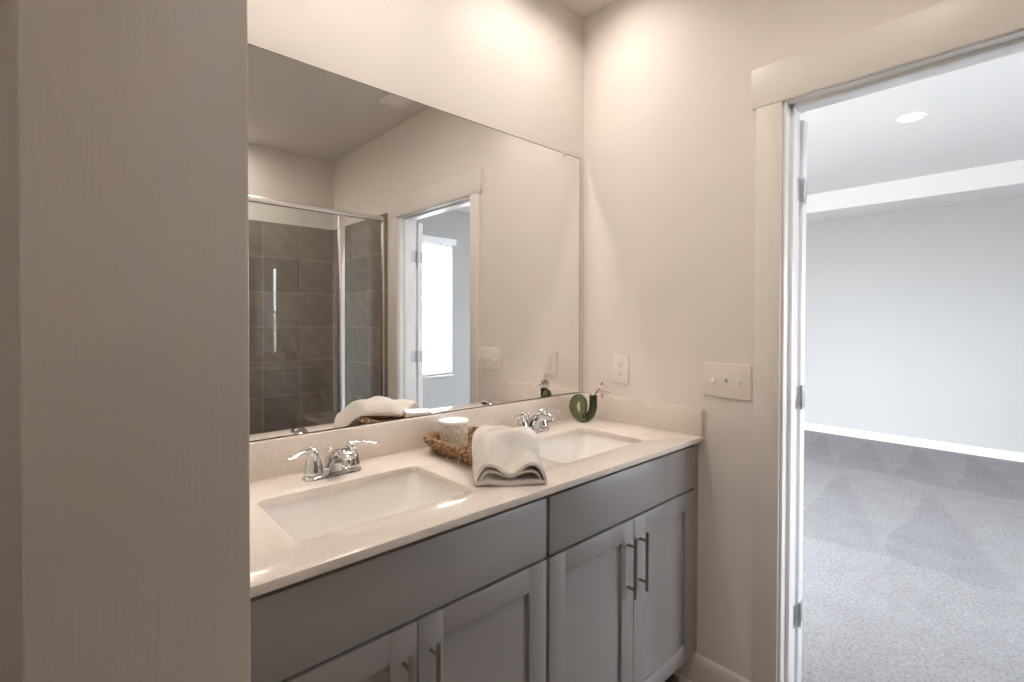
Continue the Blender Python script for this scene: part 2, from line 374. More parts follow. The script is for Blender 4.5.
ST(MB().prism([(BX, .002), (BX-.014, .002), (BX-.014, .075), (BX-.006, .085), (BX, .085)], 'y', BY0, BY1).build('baseboard_bedroom', M_WHITE, smooth=0), 'white baseboard along the far bedroom wall', 'baseboard')
bb = MB().prism([(0, 0), (-.014, 0), (-.014, .085), (-.009, .106), (-.005, .115), (0, .119)], 'y', -.733, -.02)
bb.prism([(-.012, 0), (-.028, 0), (-.026, .008), (-.021, .014), (-.014, .017), (-.012, .017)], 'y', -.733, -.48)
ST(bb.build('baseboard_right', M_TRIM, smooth=30), 'greige baseboard between the vanity and the door casing', 'baseboard')
# door casing (bathroom side), jamb with stop
cs = MB().box(-.014, 0, OPR+.003, -.733, 0, 2.0235, .0012).box(-.014, 0, -1.707, OPL-.003, 0, 2.0235, .0012)
cs.box(-.0165, 0, -1.722, -.717, 2.024, 2.152, .0012)
ST(cs.build('trim_2', M_TRIM), 'flat greige casing with a tall head board around the doorway', 'door casing')
cs = MB().box(WX, WX+.016, OPR+.003, -.73, 0, 2.026, .001).box(WX, WX+.016, -1.70, OPL-.003, 0, 2.026, .001).box(WX, WX+.016, -1.70, -.73, 2.026, 2.12, .001)
ST(cs.build('trim_3', M_WHITE), 'white casing on the bedroom side of the doorway', 'door casing')
JT = .018
jm = MB().box(-.004, WX+.004, OPR-JT+.012, OPR+.001, 0, OPZ, .001).box(-.004, WX+.004, OPL-.001, OPL+JT-.012, 0, OPZ, .001).box(-.004, WX+.004, OPL, OPR, OPZ-JT+.012, OPZ, .001)
jy0, jy1, jz = OPL+JT-.012, OPR-JT+.012, OPZ-JT+.012
jm.box(.03, .068, jy1-.012, jy1, 0, jz, .0015).box(.03, .068, jy0, jy0+.012, 0, jz, .0015).box(.03, .068, jy0, jy1, jz-.012, jz, .0015)
jamb = ST(jm.build('trim_4', M_WHITE), 'white door jamb with stop inside the doorway', 'door jamb')
for yy in (-1.142, -1.288):
    MB().box(.072, .098, yy-.028, yy+.028, jz-.0015, jz+.0005, .0004).lathe([(.0085, 0), (.0085, .004), (.004, .004)], (.085, yy, jz-.003)).build('strike_plate', M_STEEL, jamb)
# door leaves folded back flat against the bedroom wall
def leaf(name, hy, sgn, lab):
    # hinge line at (WX+.02, hy); leaf extends in +sgn y, 5 deg off the wall
    T_ = .035; L = .388; zt = 2.003
    root = empty(name, (WX+.022, hy, 0), lab, 'door', kind='structure')
    b = MB(); b.box(0, T_, 0, L, .012, zt, .0015)
    for z0, z1 in ((.22, .92), (1.05, 1.85)):
        for x in (0, T_):
            b.box(x-.004, x+.004, .085, L-.085, z0, z1, .003)
    if sgn < 0: bmesh.ops.transform(b.bm, matrix=Matrix.Diagonal((1, -1, 1, 1)), verts=b.bm.verts); bmesh.ops.reverse_faces(b.bm, faces=b.bm.faces)
    ang = math.radians(-3*sgn)
    Mx = Matrix.Translation((WX+.022, hy, 0)) @ Matrix.Rotation(ang, 4, 'Z')
    bmesh.ops.transform(b.bm, matrix=Mx, verts=b.bm.verts); b.build('panel', M_DOOR, root)
    for zc in (1.765, 1.072, .335):
        h = MB(); h.box(WX+.024, WX+.052, hy-sgn*.0022-.0008, hy-sgn*.0022+.0008, zc-.038, zc+.038, .0006)
        h.tube([(WX+.015, hy-sgn*.005, zc-.04), (WX+.015, hy-sgn*.005, zc+.04)], .0048, 12)
        jyy = jy1 if sgn > 0 else jy0
        h.box(WX-.032, WX+.010, jyy-sgn*.0016-.0008, jyy-sgn*.0016+.0008, zc-.038, zc+.038, .0006)
        h.build('hinge', M_STEEL, root)
    return root
leaf('door_1', -.825, 1, 'white door leaf hinged at the doorway side nearest the vanity')
leaf('door_2', -1.601, -1, 'white door leaf hinged at the doorway side away from the vanity, seen in the mirror')

# windows with blinds
def window(name, wall, a, b, lab, blind_lab, raised=False):
    def P(u, d, z): return (u, BY0+d, z) if wall == 'y' else (BX-d, u, z)
    def wb(m, u0, u1, d0, d1, z0, z1, bev=0):
        p, q = P(u0, d0, z0), P(u1, d1, z1)
        return m.box(min(p[0], q[0]), max(p[0], q[0]), min(p[1], q[1]), max(p[1], q[1]), z0, z1, bev)
    um = (a+b)/2
    r = empty(name, P(um, -.10, WZ0), lab, 'window', kind='structure')
    f = MB(); fr = .045
    for u0, u1, z0, z1 in ((a, a+fr, WZ0, WZ1), (b-fr, b, WZ0, WZ1), (a+fr, b-fr, WZ0, WZ0+fr), (a+fr, b-fr, WZ1-fr, WZ1), (a+fr, b-fr, 1.405, 1.45)):
        wb(f, u0, u1, -.13, -.07, z0, z1, .002)
    wb(f, a, a+.004, -.07, 0, WZ0, WZ1); wb(f, b-.004, b, -.07, 0, WZ0, WZ1); wb(f, a+.004, b-.004, -.07, 0, WZ1-.004, WZ1)
    f.build('window_frame', M_WHITE, r)
    wb(MB(), a+fr, b-fr, -.103, -.097, WZ0+fr, WZ1-fr).build('pane', M_PANE, r, smooth=0)
    wb(MB(), a-.004, b+.004, -.06, .022, WZ0-.02, WZ0, .003).build('sill', M_WHITE, r)
    yb = -.026
    bl = empty('window_blind', P(um, yb, WZ1), blind_lab, 'blind', 'blinds on the bedroom windows')
    wb(MB(), a-.03, b+.035, .004, .03, 2.125, 2.192, .004).build('valance', M_WHITE, bl)
    wb(MB(), a+.006, b-.006, yb-.02, yb+.02, 2.11, WZ1-.005, .002).build('headrail', M_WHITE, bl)
    sl = MB(); z = 2.095; tilt = math.radians(-20) if not raised else 0.0
    while z > (WZ0+.05 if not raised else 1.98):
        c = P(um, yb, z)
        if wall == 'y': Mx = Matrix.Translation(c) @ Matrix.Rotation(tilt, 4, 'X')
        else: Mx = Matrix.Translation(c) @ Matrix.Rotation(PI/2, 4, 'Z') @ Matrix.Rotation(tilt, 4, 'X')
        sl.box(-(b-a)/2+.0055, (b-a)/2-.0055, -.024, .024, -.0014, .0014, 0, rot=Mx); z -= .0425 if not raised else .0042
    sl.build('slats', M_BLIND, bl, smooth=0)
    wb(MB(), a+.006, b-.006, yb-.024, yb+.024, *((WZ0+.012, WZ0+.030) if not raised else (1.955, 1.975)), .003).build('bottom_rail', M_WHITE, bl)
    for u in (a+.12, b-.12): wb(MB(), u-.0015, u+.0015, yb+.0265, yb+.0285, WZ0+.03 if not raised else 1.975, 2.11).build('ladder_cord', M_BLIND, bl, smooth=0)
    u = b-.17
    MB().tube([P(u, .035, 2.13), P(u+.002, .036, 1.9), P(u, .036, 1.66)], .0035, 8).lathe([(.002, .03), (.006, .02), (.007, 0)], P(u, .036, 1.63), 10).build('pull_cord', M_CORD, bl)
    pl = bpy.data.lights.new('daylight_portal', 'AREA'); pl.shape = 'RECTANGLE'; pl.size = b-a; pl.size_y = WZ1-WZ0; pl.cycles.is_portal = True
    po = bpy.data.objects.new('daylight_portal', pl); COL.objects.link(po); po.location = P(um, -.15, (WZ0+WZ1)/2)
    po.rotation_euler = (PI/2, 0, 0) if wall == 'y' else (PI/2, 0, PI/2)
window('window_1', 'y', *WIN[0], 'bedroom window with a white blind, seen through the doorway in the mirror', 'white slatted blind on the bedroom window seen in the mirror')
window('window_2_added', 'y', *WIN[1], 'unseen second bedroom window added to light the right-hand cabinet', 'white blind drawn up to the top of the added, unseen bedroom window', True)

# shower: tile, pan, curb, bench
ST(MB().box(-1.52, 0, YF, YF+.008, 0, 2.078).build('wall_shower_back', M_TILE_B, loc=(0, 0, 0), smooth=0), 'taupe tiled back wall of the shower seen in the mirror', 'tiled wall')
ST(MB().box(-.008, 0, YF+.008, -1.772, 0, 2.078).build('wall_shower_right', M_TILE_S, loc=(0, 0, 0), smooth=0), 'taupe tiled side wall of the shower seen in the mirror', 'tiled wall')
ST(MB().box(-1.52, -1.512, YF+.008, -1.80, 0, 2.078).build('wall_shower_left', M_TILE_S, loc=(0, 0, 0), smooth=0), 'tiled left side wall of the shower', 'tiled wall')
ST(MB().box(-1.512, -.008, -1.86, -1.755, 0, .11, .004).build('trim_5', M_TILE_F, loc=(0, 0, 0)), 'tiled curb under the shower glass', 'curb')
ST(MB().box(-.314, -.008, YF+.008, -1.865, 0, .564, .002).build('trim_6', M_TILE_F, loc=(0, 0, 0)), 'tiled bench along the right side of the shower', 'bench')
SG = -1.804
se = empty('shower_enclosure', (-.75, SG, .11), 'metal framed glass shower front seen in the mirror', 'shower enclosure')
MB().box(-1.512, -.008, SG-.018, SG+.018, 2.020, 2.054, .004).build('header_rail', M_FRAME, se)
MB().box(-1.512, -.008, SG-.018, SG+.018, .11, .128, .003).build('sill_rail', M_FRAME, se)
MB().box(-.030, -.008, SG-.016, SG+.016, .128, 2.020, .003).build('wall_channel', M_FRAME, se)
MB().box(-1.512, -1.49, SG-.016, SG+.016, .128, 2.020, .003).build('wall_channel', M_FRAME, se)
MB().box(-.344, -.302, SG-.016, SG+.016, .128, 2.020, .004).build('post', M_FRAME, se)
MB().box(-.302, -.030, SG-.003, SG+.003, .128, 2.020).build('fixed_glass', M_SGLASS, se, smooth=0)
DA = math.radians(0.75)
dr = MB().box(-.66, 0, -.003, .003, .135, 2.013); Mx = Matrix.Translation((-.344, SG, 0)) @ Matrix.Rotation(DA, 4, 'Z')
bmesh.ops.transform(dr.bm, matrix=Mx, verts=dr.bm.verts)
dg_ = dr.build('glass_door', M_SGLASS, se, smooth=0)
MB().tube([(-.93, SG+.003, .95), (-.93, SG+.045, .96), (-.93, SG+.05, 1.0), (-.93, SG+.05, 1.13), (-.93, SG+.045, 1.17), (-.93, SG+.003, 1.18)], .008, 12).build('handle', M_CHROME, dg_)
MB().box(-1.49, -1.0, SG-.003, SG+.003, .128, 2.020).build('fixed_glass', M_SGLASS, se, smooth=0)

# ------------------------------------------------------------------ ceiling lights, the room's own and the added fill
def can(x, y, z, lens, lab, group, r=CR, deep=.0):
    o = empty('recessed_light', (x, y, z), lab, 'ceiling light', group)
    MB().lathe([(r+.016, -.0005), (r+.015, -.005), (r-.001, -.003), (r-.002, -.0005), (r-.002, deep+.004), (r+.004, deep+.004), (r+.004, 0.0005)], (x, y, z), 48, cap=False).build('trim_ring', M_WHITE, o)
    MB().lathe([(r+.004, deep+.006), (r+.004, deep+.004), (r-.002, deep-.001), (r*.5, deep-.0018), (.002, deep-.002)], (x, y, z), 48).build('lens', lens, o)
    return o
for (x, y), wh in zip(BARS, ('above the right-hand basin', 'above the left-hand basin')):
    o = empty('recessed_light', (x, y, H), 'slim rectangular recessed light in the bathroom ceiling '+wh, 'ceiling light', 'lights over the basins')
    t_ = MB()
    for x0, x1, y0, y1 in ((-BLX-.012, -BLX+.002, -BLY-.012, BLY+.012), (BLX-.002, BLX+.012, -BLY-.012, BLY+.012), (-BLX+.002, BLX-.002, -BLY-.012, -BLY+.002), (-BLX+.002, BLX-.002, BLY-.002, BLY+.012)):
        t_.box(x+x0, x+x1, y+y0, y+y1, H-.004, H-.0002, .001)
    w_ = .003
    for x0, x1, y0, y1 in ((-BLX-w_, -BLX, -BLY-w_, BLY+w_), (BLX, BLX+w_, -BLY-w_, BLY+w_), (-BLX, BLX, -BLY-w_, -BLY), (-BLX, BLX, BLY, BLY+w_)):
        t_.box(x+x0, x+x1, y+y0, y+y1, H+.0002, H+.062)
    t_.build('trim_ring', M_WHITE, o)
    MB().box(x-BLX+.0002, x+BLX-.0002, y-BLY+.0002, y+BLY-.0002, H+.055, H+.062).build('lens', M_LENS, o, smooth=0)
for (x, y), wh, ml in zip(FILL_CANS, ('behind the foreground board, out of view', 'over the shower, out of view', 'in front of the right-hand cabinet, out of view'), (M_FILL_REAR, M_FILL_SHOWER, M_FILL_MID)):
    can(x, y, H, ml, 'round fill light added in the bathroom ceiling '+wh, 'added bathroom fill lights', deep=.04)
can(2.567, -.74, TH-.004, M_BLENS, 'glowing recessed light in the bedroom ceiling seen through the doorway', 'bedroom downlights', .058)
can(2.567, -2.0, TH-.004, M_BLENS, 'second recessed light of the bedroom ceiling, nearer the windows', 'bedroom downlights', .058)
vt = empty('exhaust_vent', (-.20, -1.29, H), 'small square exhaust vent on the bathroom ceiling, seen in the mirror', 'vent')
MB().box(-.275, -.125, -1.365, -1.215, H-.014, H, .005).build('cover', M_GRILLE, vt)
MB().box(-.248, -.152, -1.338, -1.242, H-.020, H-.0135, .003).build('grille', M_GRILLE, vt)

# ------------------------------------------------------------------ vanity
CT = .9145; FY = -.538
def cabinet(x0, x1, lab, filler=None):
    r = empty('vanity_cabinet', ((x0+x1)/2, -.25, 0), lab, 'cabinet', 'grey vanity base cabinets')
    MB().box(x0+.001, x0+.017, FY+.021, -.003, .127, .896).box(x1-.017, x1-.001, FY+.021, -.003, .127, .896).box(x0+.017, x1-.017, FY+.021, -.003, .127, .143).box(x0+.017, x1-.017, -.009, -.003, .143, .896).build('body', M_CAB, r, smooth=0)
    # face frame sheet, shade of the narrow reveals painted on in near black
    MB().box(x0, x1, FY+.0195, FY+.0212, .128, .896).build('face_frame', M_GAPSHADE, r, smooth=0)
    MB().box(x0, x1, -.465, -.453, .0, .127).build('toe_kick', M_TOE, r, smooth=0)
    MB().box(x0+.001, x1-.001, FY, FY+.019, .7315, .8805, .0015).build('drawer_front', M_CAB, r)
    xm = (x0+x1)/2
    for a, b, hs in ((x0+.001, xm-.0015, 1), (xm+.0015, x1-.001, -1)):
        z0, z1, sw = .128, .7235, .060
        d = MB().box(a, a+sw, FY, FY+.019, z0, z1, .0008).box(b-sw, b, FY, FY+.019, z0, z1, .0008)
        d.box(a+sw, b-sw, FY, FY+.019, z0, z0+sw, .0008).box(a+sw, b-sw, FY, FY+.019, z1-sw, z1, .0008)
        d.box(a+sw-.004, b-sw+.004, FY+.009, FY+.016, z0+sw-.004, z1-sw+.004)
        dd = d.build('door', M_CAB, r)
        hx = (b-.030) if hs > 0 else (a+.030); hb = MB()
        hb.tube([(hx, FY-.027, .500), (hx, FY-.027, .5005), (hx, FY-.027, .6775), (hx, FY-.027, .678)], [.0048, .0056, .0056, .0048], 14)
        for z in (.525, .653): hb.tube([(hx, FY+.001, z), (hx, FY-.027, z)], .0046, 12)
        hb.build('handle', M_NICKEL, dd)['label'] = 'brushed metal bar handle'
    if filler: MB().box(x1+.001, -.0005, FY+.002, FY+.021, .127, .896).build('filler_strip', M_CAB, r, smooth=0)
    return r
cabinet(-.786, -.033, 'grey shaker vanity cabinet under the right-hand basin, beside the end wall', True)
cabinet(-1.547, -.796, 'grey shaker vanity cabinet under the left-hand basin, beside the foreground board')
S1, S2, SW, SD0, SD1 = -1.164, -.420, .42, -.448, -.172
hole = lambda c: rrect(c-SW/2, c+SW/2, SD0, SD1, .022)
ct = slab_holes([(-1.586, -.5575), (-.0005, -.5575), (-.0005, -.0005), (-1.586, -.0005)], [hole(S1), hole(S2)], CT-.0175, CT, .0012)
counter = ct.build('countertop', M_QUARTZ, loc=(-.8, -.28, CT), smooth=25)
tag(counter, 'speckled cream quartz countertop over both grey vanity cabinets', 'countertop')
MB().box(-1.586, -.0005, -.02, -.0005, CT, 1.0132, .0012).build('backsplash', M_QUARTZ, counter)
MB().box(-.02, -.0005, -.5575, -.0205, CT, 1.0132, .0012).build('side_splash', M_QUARTZ, counter)
def sink(c, lab):
    r = empty('sink_basin', (c, (SD0+SD1)/2, CT-.0175), lab, 'sink', 'undermount basins')
    x0, x1, y0, y1 = c-SW/2-.004, c+SW/2+.004, SD0-.004, SD1+.004
    zt = CT-.018
    # rings from rim to bottom: inset (x, y), depth, corner radius
    R = [(-.022, -.022, 0, .040), (0, 0, 0, .026), (.0, .0, -.006, .026), (.006, .005, -.02, .034), (.030, .016, -.075, .045), (.060, .030, -.118, .05), (.085, .045, -.132, .055), (.115, .075, -.137, .05)]
    b = bmesh.new(); rings = []
    for ix, iy, dz, rad in R: rings.append([b.verts.new((p[0], p[1], zt+dz)) for p in rrect(x0+ix, x1-ix, y0+iy, y1-iy, rad, 8)])
    for i in range(len(rings)-1):
        m = len(rings[0])
        for k in range(m): b.faces.new((rings[i][k], rings[i+1][k], rings[i+1][(k+1) % m], rings[i][(k+1) % m]))
    cz = b.verts.new((c, (y0+y1)/2, zt-.139)); m = len(rings[-1])
    for k in range(m): b.faces.new((rings[-1][k], cz, rings[-1][(k+1) % m]))
    bmesh.ops.recalc_face_normals(b, faces=b.faces)
    for f in b.faces: pass
    mb = MB(); mb.merge(b); o = mb.build('bowl', M_PORC, r, smooth=60)
    sd = o.modifiers.new('wall_thickness', 'SOLIDIFY'); sd.thickness = .008; sd.offset = -1
    yc = (y0+y1)/2
    MB().lathe([(.031, 0), (.031, .002), (.026, .0035), (.022, .001), (.019, .001), (.018, .004), (.001, .005)], (c, yc, zt-.1395), 32).build('drain', M_CHROME, r)
    return r
sink(S1, 'left white undermount basin, nearest the foreground board')
sink(S2, 'right white undermount basin, beside the side splash and vase')
# faucets: four-inch centreset with bell bodies and flared levers
def faucet(c, yc, lab):
    r = empty('faucet', (c, yc, CT), lab, 'faucet', 'chrome centreset faucets')
    z = CT
    rings = []; b = bmesh.new()
    for ins, h in ((0, 0), (0, .004), (.003, .009), (.009, .012), (.013, .018), (.016, .021)):
        rings.append([b.verts.new((p[0], p[1], z+h)) for p in rrect(c-.079+ins, c+.079-ins, yc-.026+ins, yc+.026-ins, .0258-ins, 8)])
    for i in range(len(rings)-1):
        m = len(rings[0])
        for k in range(m): b.faces.new((rings[i][k], rings[i][(k+1) % m], rings[i+1][(k+1) % m], rings[i+1][k]))
    b.faces.new(rings[-1]); b.faces.new(rings[0][::-1]); bmesh.ops.recalc_face_normals(b, faces=b.faces)
    mb = MB(); mb.merge(b); mb.build('base_plate', M_CHROME, r, smooth=50)
    # spout: a solid hooded wedge that climbs forward from the plate to a blunt tip
    prof = [(.016, .012), (.015, .030), (.006, .047), (-.012, .062), (-.036, .075), (-.064, .083), (-.088, .084), (-.104, .079), (-.110, .070), (-.107, .062), (-.096, .059), (-.072, .056), (-.048, .046), (-.030, .030), (-.022, .012)]
    b = bmesh.new(); L_, R_ = [], []
    for py_, pz_ in prof:
        w_ = .0215-.0065*min(1, max(0, -py_/.10))
        L_.append(b.verts.new((c-w_, yc+py_, z+pz_))); R_.append(b.verts.new((c+w_, yc+py_, z+pz_)))
    b.faces.new(L_); b.faces.new(R_[::-1])
    for i_ in range(len(prof)): b.faces.new((L_[i_], R_[i_], R_[(i_+1) % len(prof)], L_[(i_+1) % len(prof)]))
    bmesh.ops.recalc_face_normals(b, faces=b.faces)
    long_e = [e for e in b.edges if abs(e.verts[0].co.x-e.verts[1].co.x) < .004]
    bmesh.ops.bevel(b, geom=long_e, offset=.0062, segments=3, affect='EDGES', profile=.5)
    mb = MB(); mb.merge(b)
    mb.lathe([(.0105, 0), (.0115, -.003), (.0115, -.012), (.0095, -.013)], (c, yc-.094, z+.062), 24).build('spout', M_CHROME, r, smooth=50)
    for s in (-1, 1):
        x = c+s*.051
        hd = MB().lathe([(.0245, .014), (.0255, .020), (.0235, .025), (.0225, .032), (.0210, .042), (.0180, .052), (.0145, .058), (.0125, .060), (.0135, .063), (.0145, .068), (.0140, .074), (.0100, .080), (.003, .082)], (x, yc, z), 32)
        o = hd.build('handle', M_CHROME, r, smooth=50)
        d = Vector((s*.93, -.37, 0))
        pts = [Vector((x, yc, z+.071)) + d*q + Vector((0, 0, hz)) for q, hz in ((0, .0), (.016, .004), (.032, .0045), (.048, .002), (.062, -.001), (.072, -.002), (.078, -.0015))]
        MB().tube(pts, [(.008, .010), (.0065, .009), (.005, .0075), (.0045, .0085), (.0045, .0105), (.004, .009), (.002, .004)], 16).build('lever', M_CHROME, o, smooth=60)
    MB().tube([(c, yc+.020, z+.018), (c, yc+.020, z+.062)], .0024, 10).lathe([(.003, 0), (.006, .003), (.0065, .008), (.004, .012)], (c, yc+.020, z+.06), 16).build('lift_rod', M_CHROME, r)
    return r
f1 = faucet(S1+.002, -.095, 'chrome two-handle faucet behind the left basin')
f2 = copy_tree(f1); f2.location = (S2+.012, -.095, CT); f2['label'] = 'chrome two-handle faucet behind the right basin, partly hidden by the towel'

# mirror
mr = empty('vanity_mirror', (-.8, -.003, 1.014), 'large frameless vanity mirror reflecting the shower and the doorway', 'mirror')
MB().box(-1.582, -.0340, -.0062, -.0058, 1.0170, 2.0270).build('reflective_face', M_MIRROR, mr, smooth=0)
MB().box(-1.5845, -.031, -.0058, -.0002, 1.014, 2.030).build('backing', M_MEDGE, mr, smooth=0)
for x in (-.136, -1.45): MB().box(x-.009, x+.009, -.010, -.0002, 2.018, 2.038, .002).build('clip', mat('clear_mirror_clip', (.75, .72, .68), .2, spec=.5), mr)

# outlet and switches on the end wall
def plate(name, y0, y1, z0, z1, lab, cat):
    r = empty(name, (0, (y0+y1)/2, (z0+z1)/2), lab, cat)
    b = MB().box(-.0065, -.0002, y0, y1, z0, z1, .0035, 3); b.build('cover_plate', M_PLATE, r); return r
ow = plate('wall_outlet', -.240, -.165, 1.069, 1.187, 'cream duplex outlet above the side splash near the mirror', 'outlet')
for zc in (1.1475, 1.1085):
    q = MB().prism([(-.2025+.0168*math.cos(a)*1.0, zc+max(-.0132, min(.0132, .0168*math.sin(a)))) for a in [2*PI*k/32 for k in range(32)]], 'x', -.0085, -.006).build('receptacle', M_PLATE, ow, smooth=30)
    sl = MB().box(-.0088, -.0084, -.2025+.0052, -.2025+.0070, zc-.001, zc+.0075).box(-.0088, -.0084, -.2025-.0070, -.2025-.0052, zc-.0005, zc+.0065)
    sl.lathe([(.0026, -.0002), (.0026, .0002)], (-.0086, -.2025, zc-.0065), 14, 'x').build('slot', M_SLOT, q)
MB().lathe([(.003, 0), (.003, -.001), (.001, -.0016)], (-.0064, -.2025, 1.128), 16, 'x').build('screw', M_PLATE, ow)
sw = plate('light_switch', -.7215, -.5555, 1.061, 1.181, 'cream triple toggle switch plate beside the door casing', 'light switch')
for yc_, upd in ((-.5925, -1), (-.6385, 1), (-.6845, 1)):
    o = MB().box(-.0075, -.006, yc_-.0052, yc_+.0052, 1.1085, 1.1335, .0006).build('toggle', M_PLATE, sw)
    a = .010*upd
    MB().tube([(-.006, yc_, 1.121), (-.013, yc_, 1.121+a*.5), (-.0195, yc_, 1.121+a)], [(.0045, .0042), (.0042, .0040), (.0030, .0034)], 12).build('lever', M_LID, o)
    for zz in (1.091, 1.151): MB().lathe([(.0032, 0), (.0032, -.001), (.001, -.0016)], (-.0064, yc_, zz), 14, 'x').build('screw', M_PLATE, sw)

# ------------------------------------------------------------------ things on the counter
# woven tray
TC = Vector((-.766, -.225, CT)); TA = math.radians(-1)
tr = empty('woven_tray', TC, 'brown woven seagrass tray under the towel and the cup', 'tray')
RT = Matrix.Translation(TC) @ Matrix.Rotation(TA, 4, 'Z')
def loop(hx, hy, r, z, n):
    pts = rrect(-hx, hx, -hy, hy, r, 10); P = [Vector((p[0], p[1], z)) for p in pts]; P.append(P[0])
    d = [0]
    for i in range(len(P)-1): d.append(d[-1]+(P[i+1]-P[i]).length)
    out = []; j = 0
    for k in range(n):
        s = d[-1]*k/n
        while d[j+1] < s: j += 1
        f = (s-d[j])/(d[j+1]-d[j]); out.append(P[j].lerp(P[j+1], f))
    return out
wv = MB(); NP = 240; rows = 4
for i in range(rows):
    t_ = i/(rows-1); hx, hy = .074+.027*t_, .138+.027*t_; z = .009+.033*t_
    base = loop(hx, hy, .03+.012*t_, z, NP)
    for ph in (0, PI):
        pts = []
        for k, p in enumerate(base):
            a = k/NP*2*PI*19+ph+i*PI*.5; tn = (base[(k+1) % NP]-base[k-1]).normalized(); nr = Vector((tn.y, -tn.x, 0))
            pts.append(RT @ (p + nr*.0045*math.cos(a) + Vector((0, 0, .0050*math.sin(a)))))
        wv.tube(pts, (.0056), 8, closed=True)
wv.build('woven_side', M_WICKER, tr, smooth=180)
rm = MB(); base = loop(.102, .166, .044, .049, NP)
for ph in (0, 2*PI/3, 4*PI/3):
    pts = []
    for k, p in enumerate(base):
        a = k/NP*2*PI*30+ph; tn = (base[(k+1) % NP]-base[k-1]).normalized(); nr = Vector((tn.y, -tn.x, 0))
        pts.append(RT @ (p + nr*.0025*math.cos(a) + Vector((0, 0, .0025*math.sin(a)))))
    rm.tube(pts, .0032, 7, closed=True)
rm.build('rim', M_WICKER, tr, smooth=180)
bs = MB()
for i in range(11):
    y = -.13+.026*i
    pts = [RT @ Vector((x, y, .0065+.003*math.cos(x*2*PI/.03+i*PI))) for x in [-.072+.144*k/40 for k in range(41)]]
    bs.tube(pts, [(.0030, .011)]*41, 8)
for i in range(10):
    x = -.0675+.015*i
    pts = [RT @ Vector((x, y, .0055+.003*math.cos((y+.13)*2*PI/.052+i*PI))) for y in [-.137+.274*k/60 for k in range(61)]]
    bs.tube(pts, [(.0025, .006)]*61, 8)
bs.build('woven_base', M_WICKER, tr, smooth=180)
# cup with lid
CC = (-.778, -.112, CT+.013)
cp = empty('ceramic_cup', CC, 'white lidded cup with a gilt leaf pattern standing in the woven tray', 'cup')
MB().lathe([(.040, 0), (.0435, .002), (.0445, .006), (.0455, .074), (.0455, .0755), (.043, .0755)], CC, 64).build('cup_body', M_CUP, cp)
MB().lathe([(.0462, .0757), (.0468, .077), (.0468, .083), (.0455, .0845), (.042, .0845), (.040, .0835), (.001, .0835)], CC, 64).build('lid', M_LID, cp)
# folded towel draped over the front of the tray
A = Vector((-.946, -.432, CT)); E1 = Vector((.143, -.110, 0)).normalized(); E2 = Vector((.110, .143, 0)).normalized()
def sm(a, b, x):
    t_ = max(0, min(1, (x-a)/(b-a))); return t_*t_*(3-2*t_)
WU, LV = .182, .268
def towel_sheet(kind, nu=56, nv=60):
    """one closed loop of cloth seen from the front as two soft humps; kind 0 outer, 1 inner fold"""
    b = bmesh.new(); grid = []
    # cross-section (u in 0..1, z) as a closed ribbon centre line
    for j in range(nv+1):
        vv_ = j/nv; ring = []
        hump = (.046-.016*sm(.25, .75, vv_))*(1-.45*sm(.84, 1.0, vv_))
        dip = .62*(1-sm(.0, .55, vv_))
        for i in range(nu):
            s = i/nu
            if s < .5:       # top side, left to right
                u = s*2; z = hump*(1-abs(2*u-1)**6) * (1-dip*math.exp(-((u-.5)/.17)**2)) + .012
                for c0, sl_, am in ((.40, .20, .0055), (.63, .26, .0045), (.80, -.10, .0035)):
                    q_ = vv_-c0-sl_*(u-.5); z += am*math.exp(-(q_/.045)**2)*math.sin(PI*u)**.5 - am*.7*math.exp(-((q_+.075)/.04)**2)*math.sin(PI*u)**.5
                z += .004*math.sin(7*u+9*vv_)*sm(.2, .5, vv_) + .006*math.sin(3.3*vv_*3+u*4)*sm(.1, .4, vv_)*math.sin(PI*u)
            else:
                u = 1-(s-.5)*2; z = .0065 + .002*math.sin(PI*u*3)
            edge = .006*math.sin(PI*vv_)
            uu = (u-.5)*(1+.05*math.sin(PI*vv_))
            vpos = vv_*LV + .010*math.sin(2*PI*u)*0
            if kind == 1:
                z = .0055+(z-.0055)*.55+.004; uu *= .86; vpos = .006+vv_*(LV-.03)
            # rounded front and back corners
            p = A + E1*(WU*.5+uu*WU) + E2*vpos; bz = .055*(1-sm(-.004, .055, max(abs(p.x-TC.x)-.108, abs(p.y-TC.y)-.172)))
            q = Vector((p.x, p.y, CT + z + bz))
            nz_ = noise.noise(Vector((p.x*22, p.y*22, kind*3+ (0 if s < .5 else 5))))*.0035
            q.z += nz_ if s < .5 else 0
            ring.append(b.verts.new(q))
        grid.append(ring)
    for j in range(nv):
        for i in range(nu):
            b.faces.new((grid[j][i], grid[j][(i+1) % nu], grid[j+1][(i+1) % nu], grid[j+1][i]))
    # close the back fold
    last = grid[-1]; half = nu//2
    for i in range(half-1):
        k1, k2 = nu-1-i, nu-2-i
        try: b.faces.new((last[i], last[i+1], last[k2], last[k1]))
        except ValueError: pass
    bmesh.ops.recalc_face_normals(b, faces=b.faces)
    m = MB(); m.merge(b); return m
tw = empty('bath_towel', A+E1*.09+E2*.12, 'cream terry towel folded over the front end of the woven tray', 'towel')
o = towel_sheet(0).build('outer_fold', M_TOWEL, tw, smooth=180)
sd = o.modifiers.new('cloth_thickness', 'SOLIDIFY'); sd.thickness = .0105; sd.offset = -.2
sb = o.modifiers.new('soften', 'SUBSURF'); sb.levels = sb.render_levels = 1
o = towel_sheet(1).build('inner_fold', M_TOWEL, tw, smooth=180)
sd = o.modifiers.new('cloth_thickness', 'SOLIDIFY'); sd.thickness = .0065; sd.offset = 0
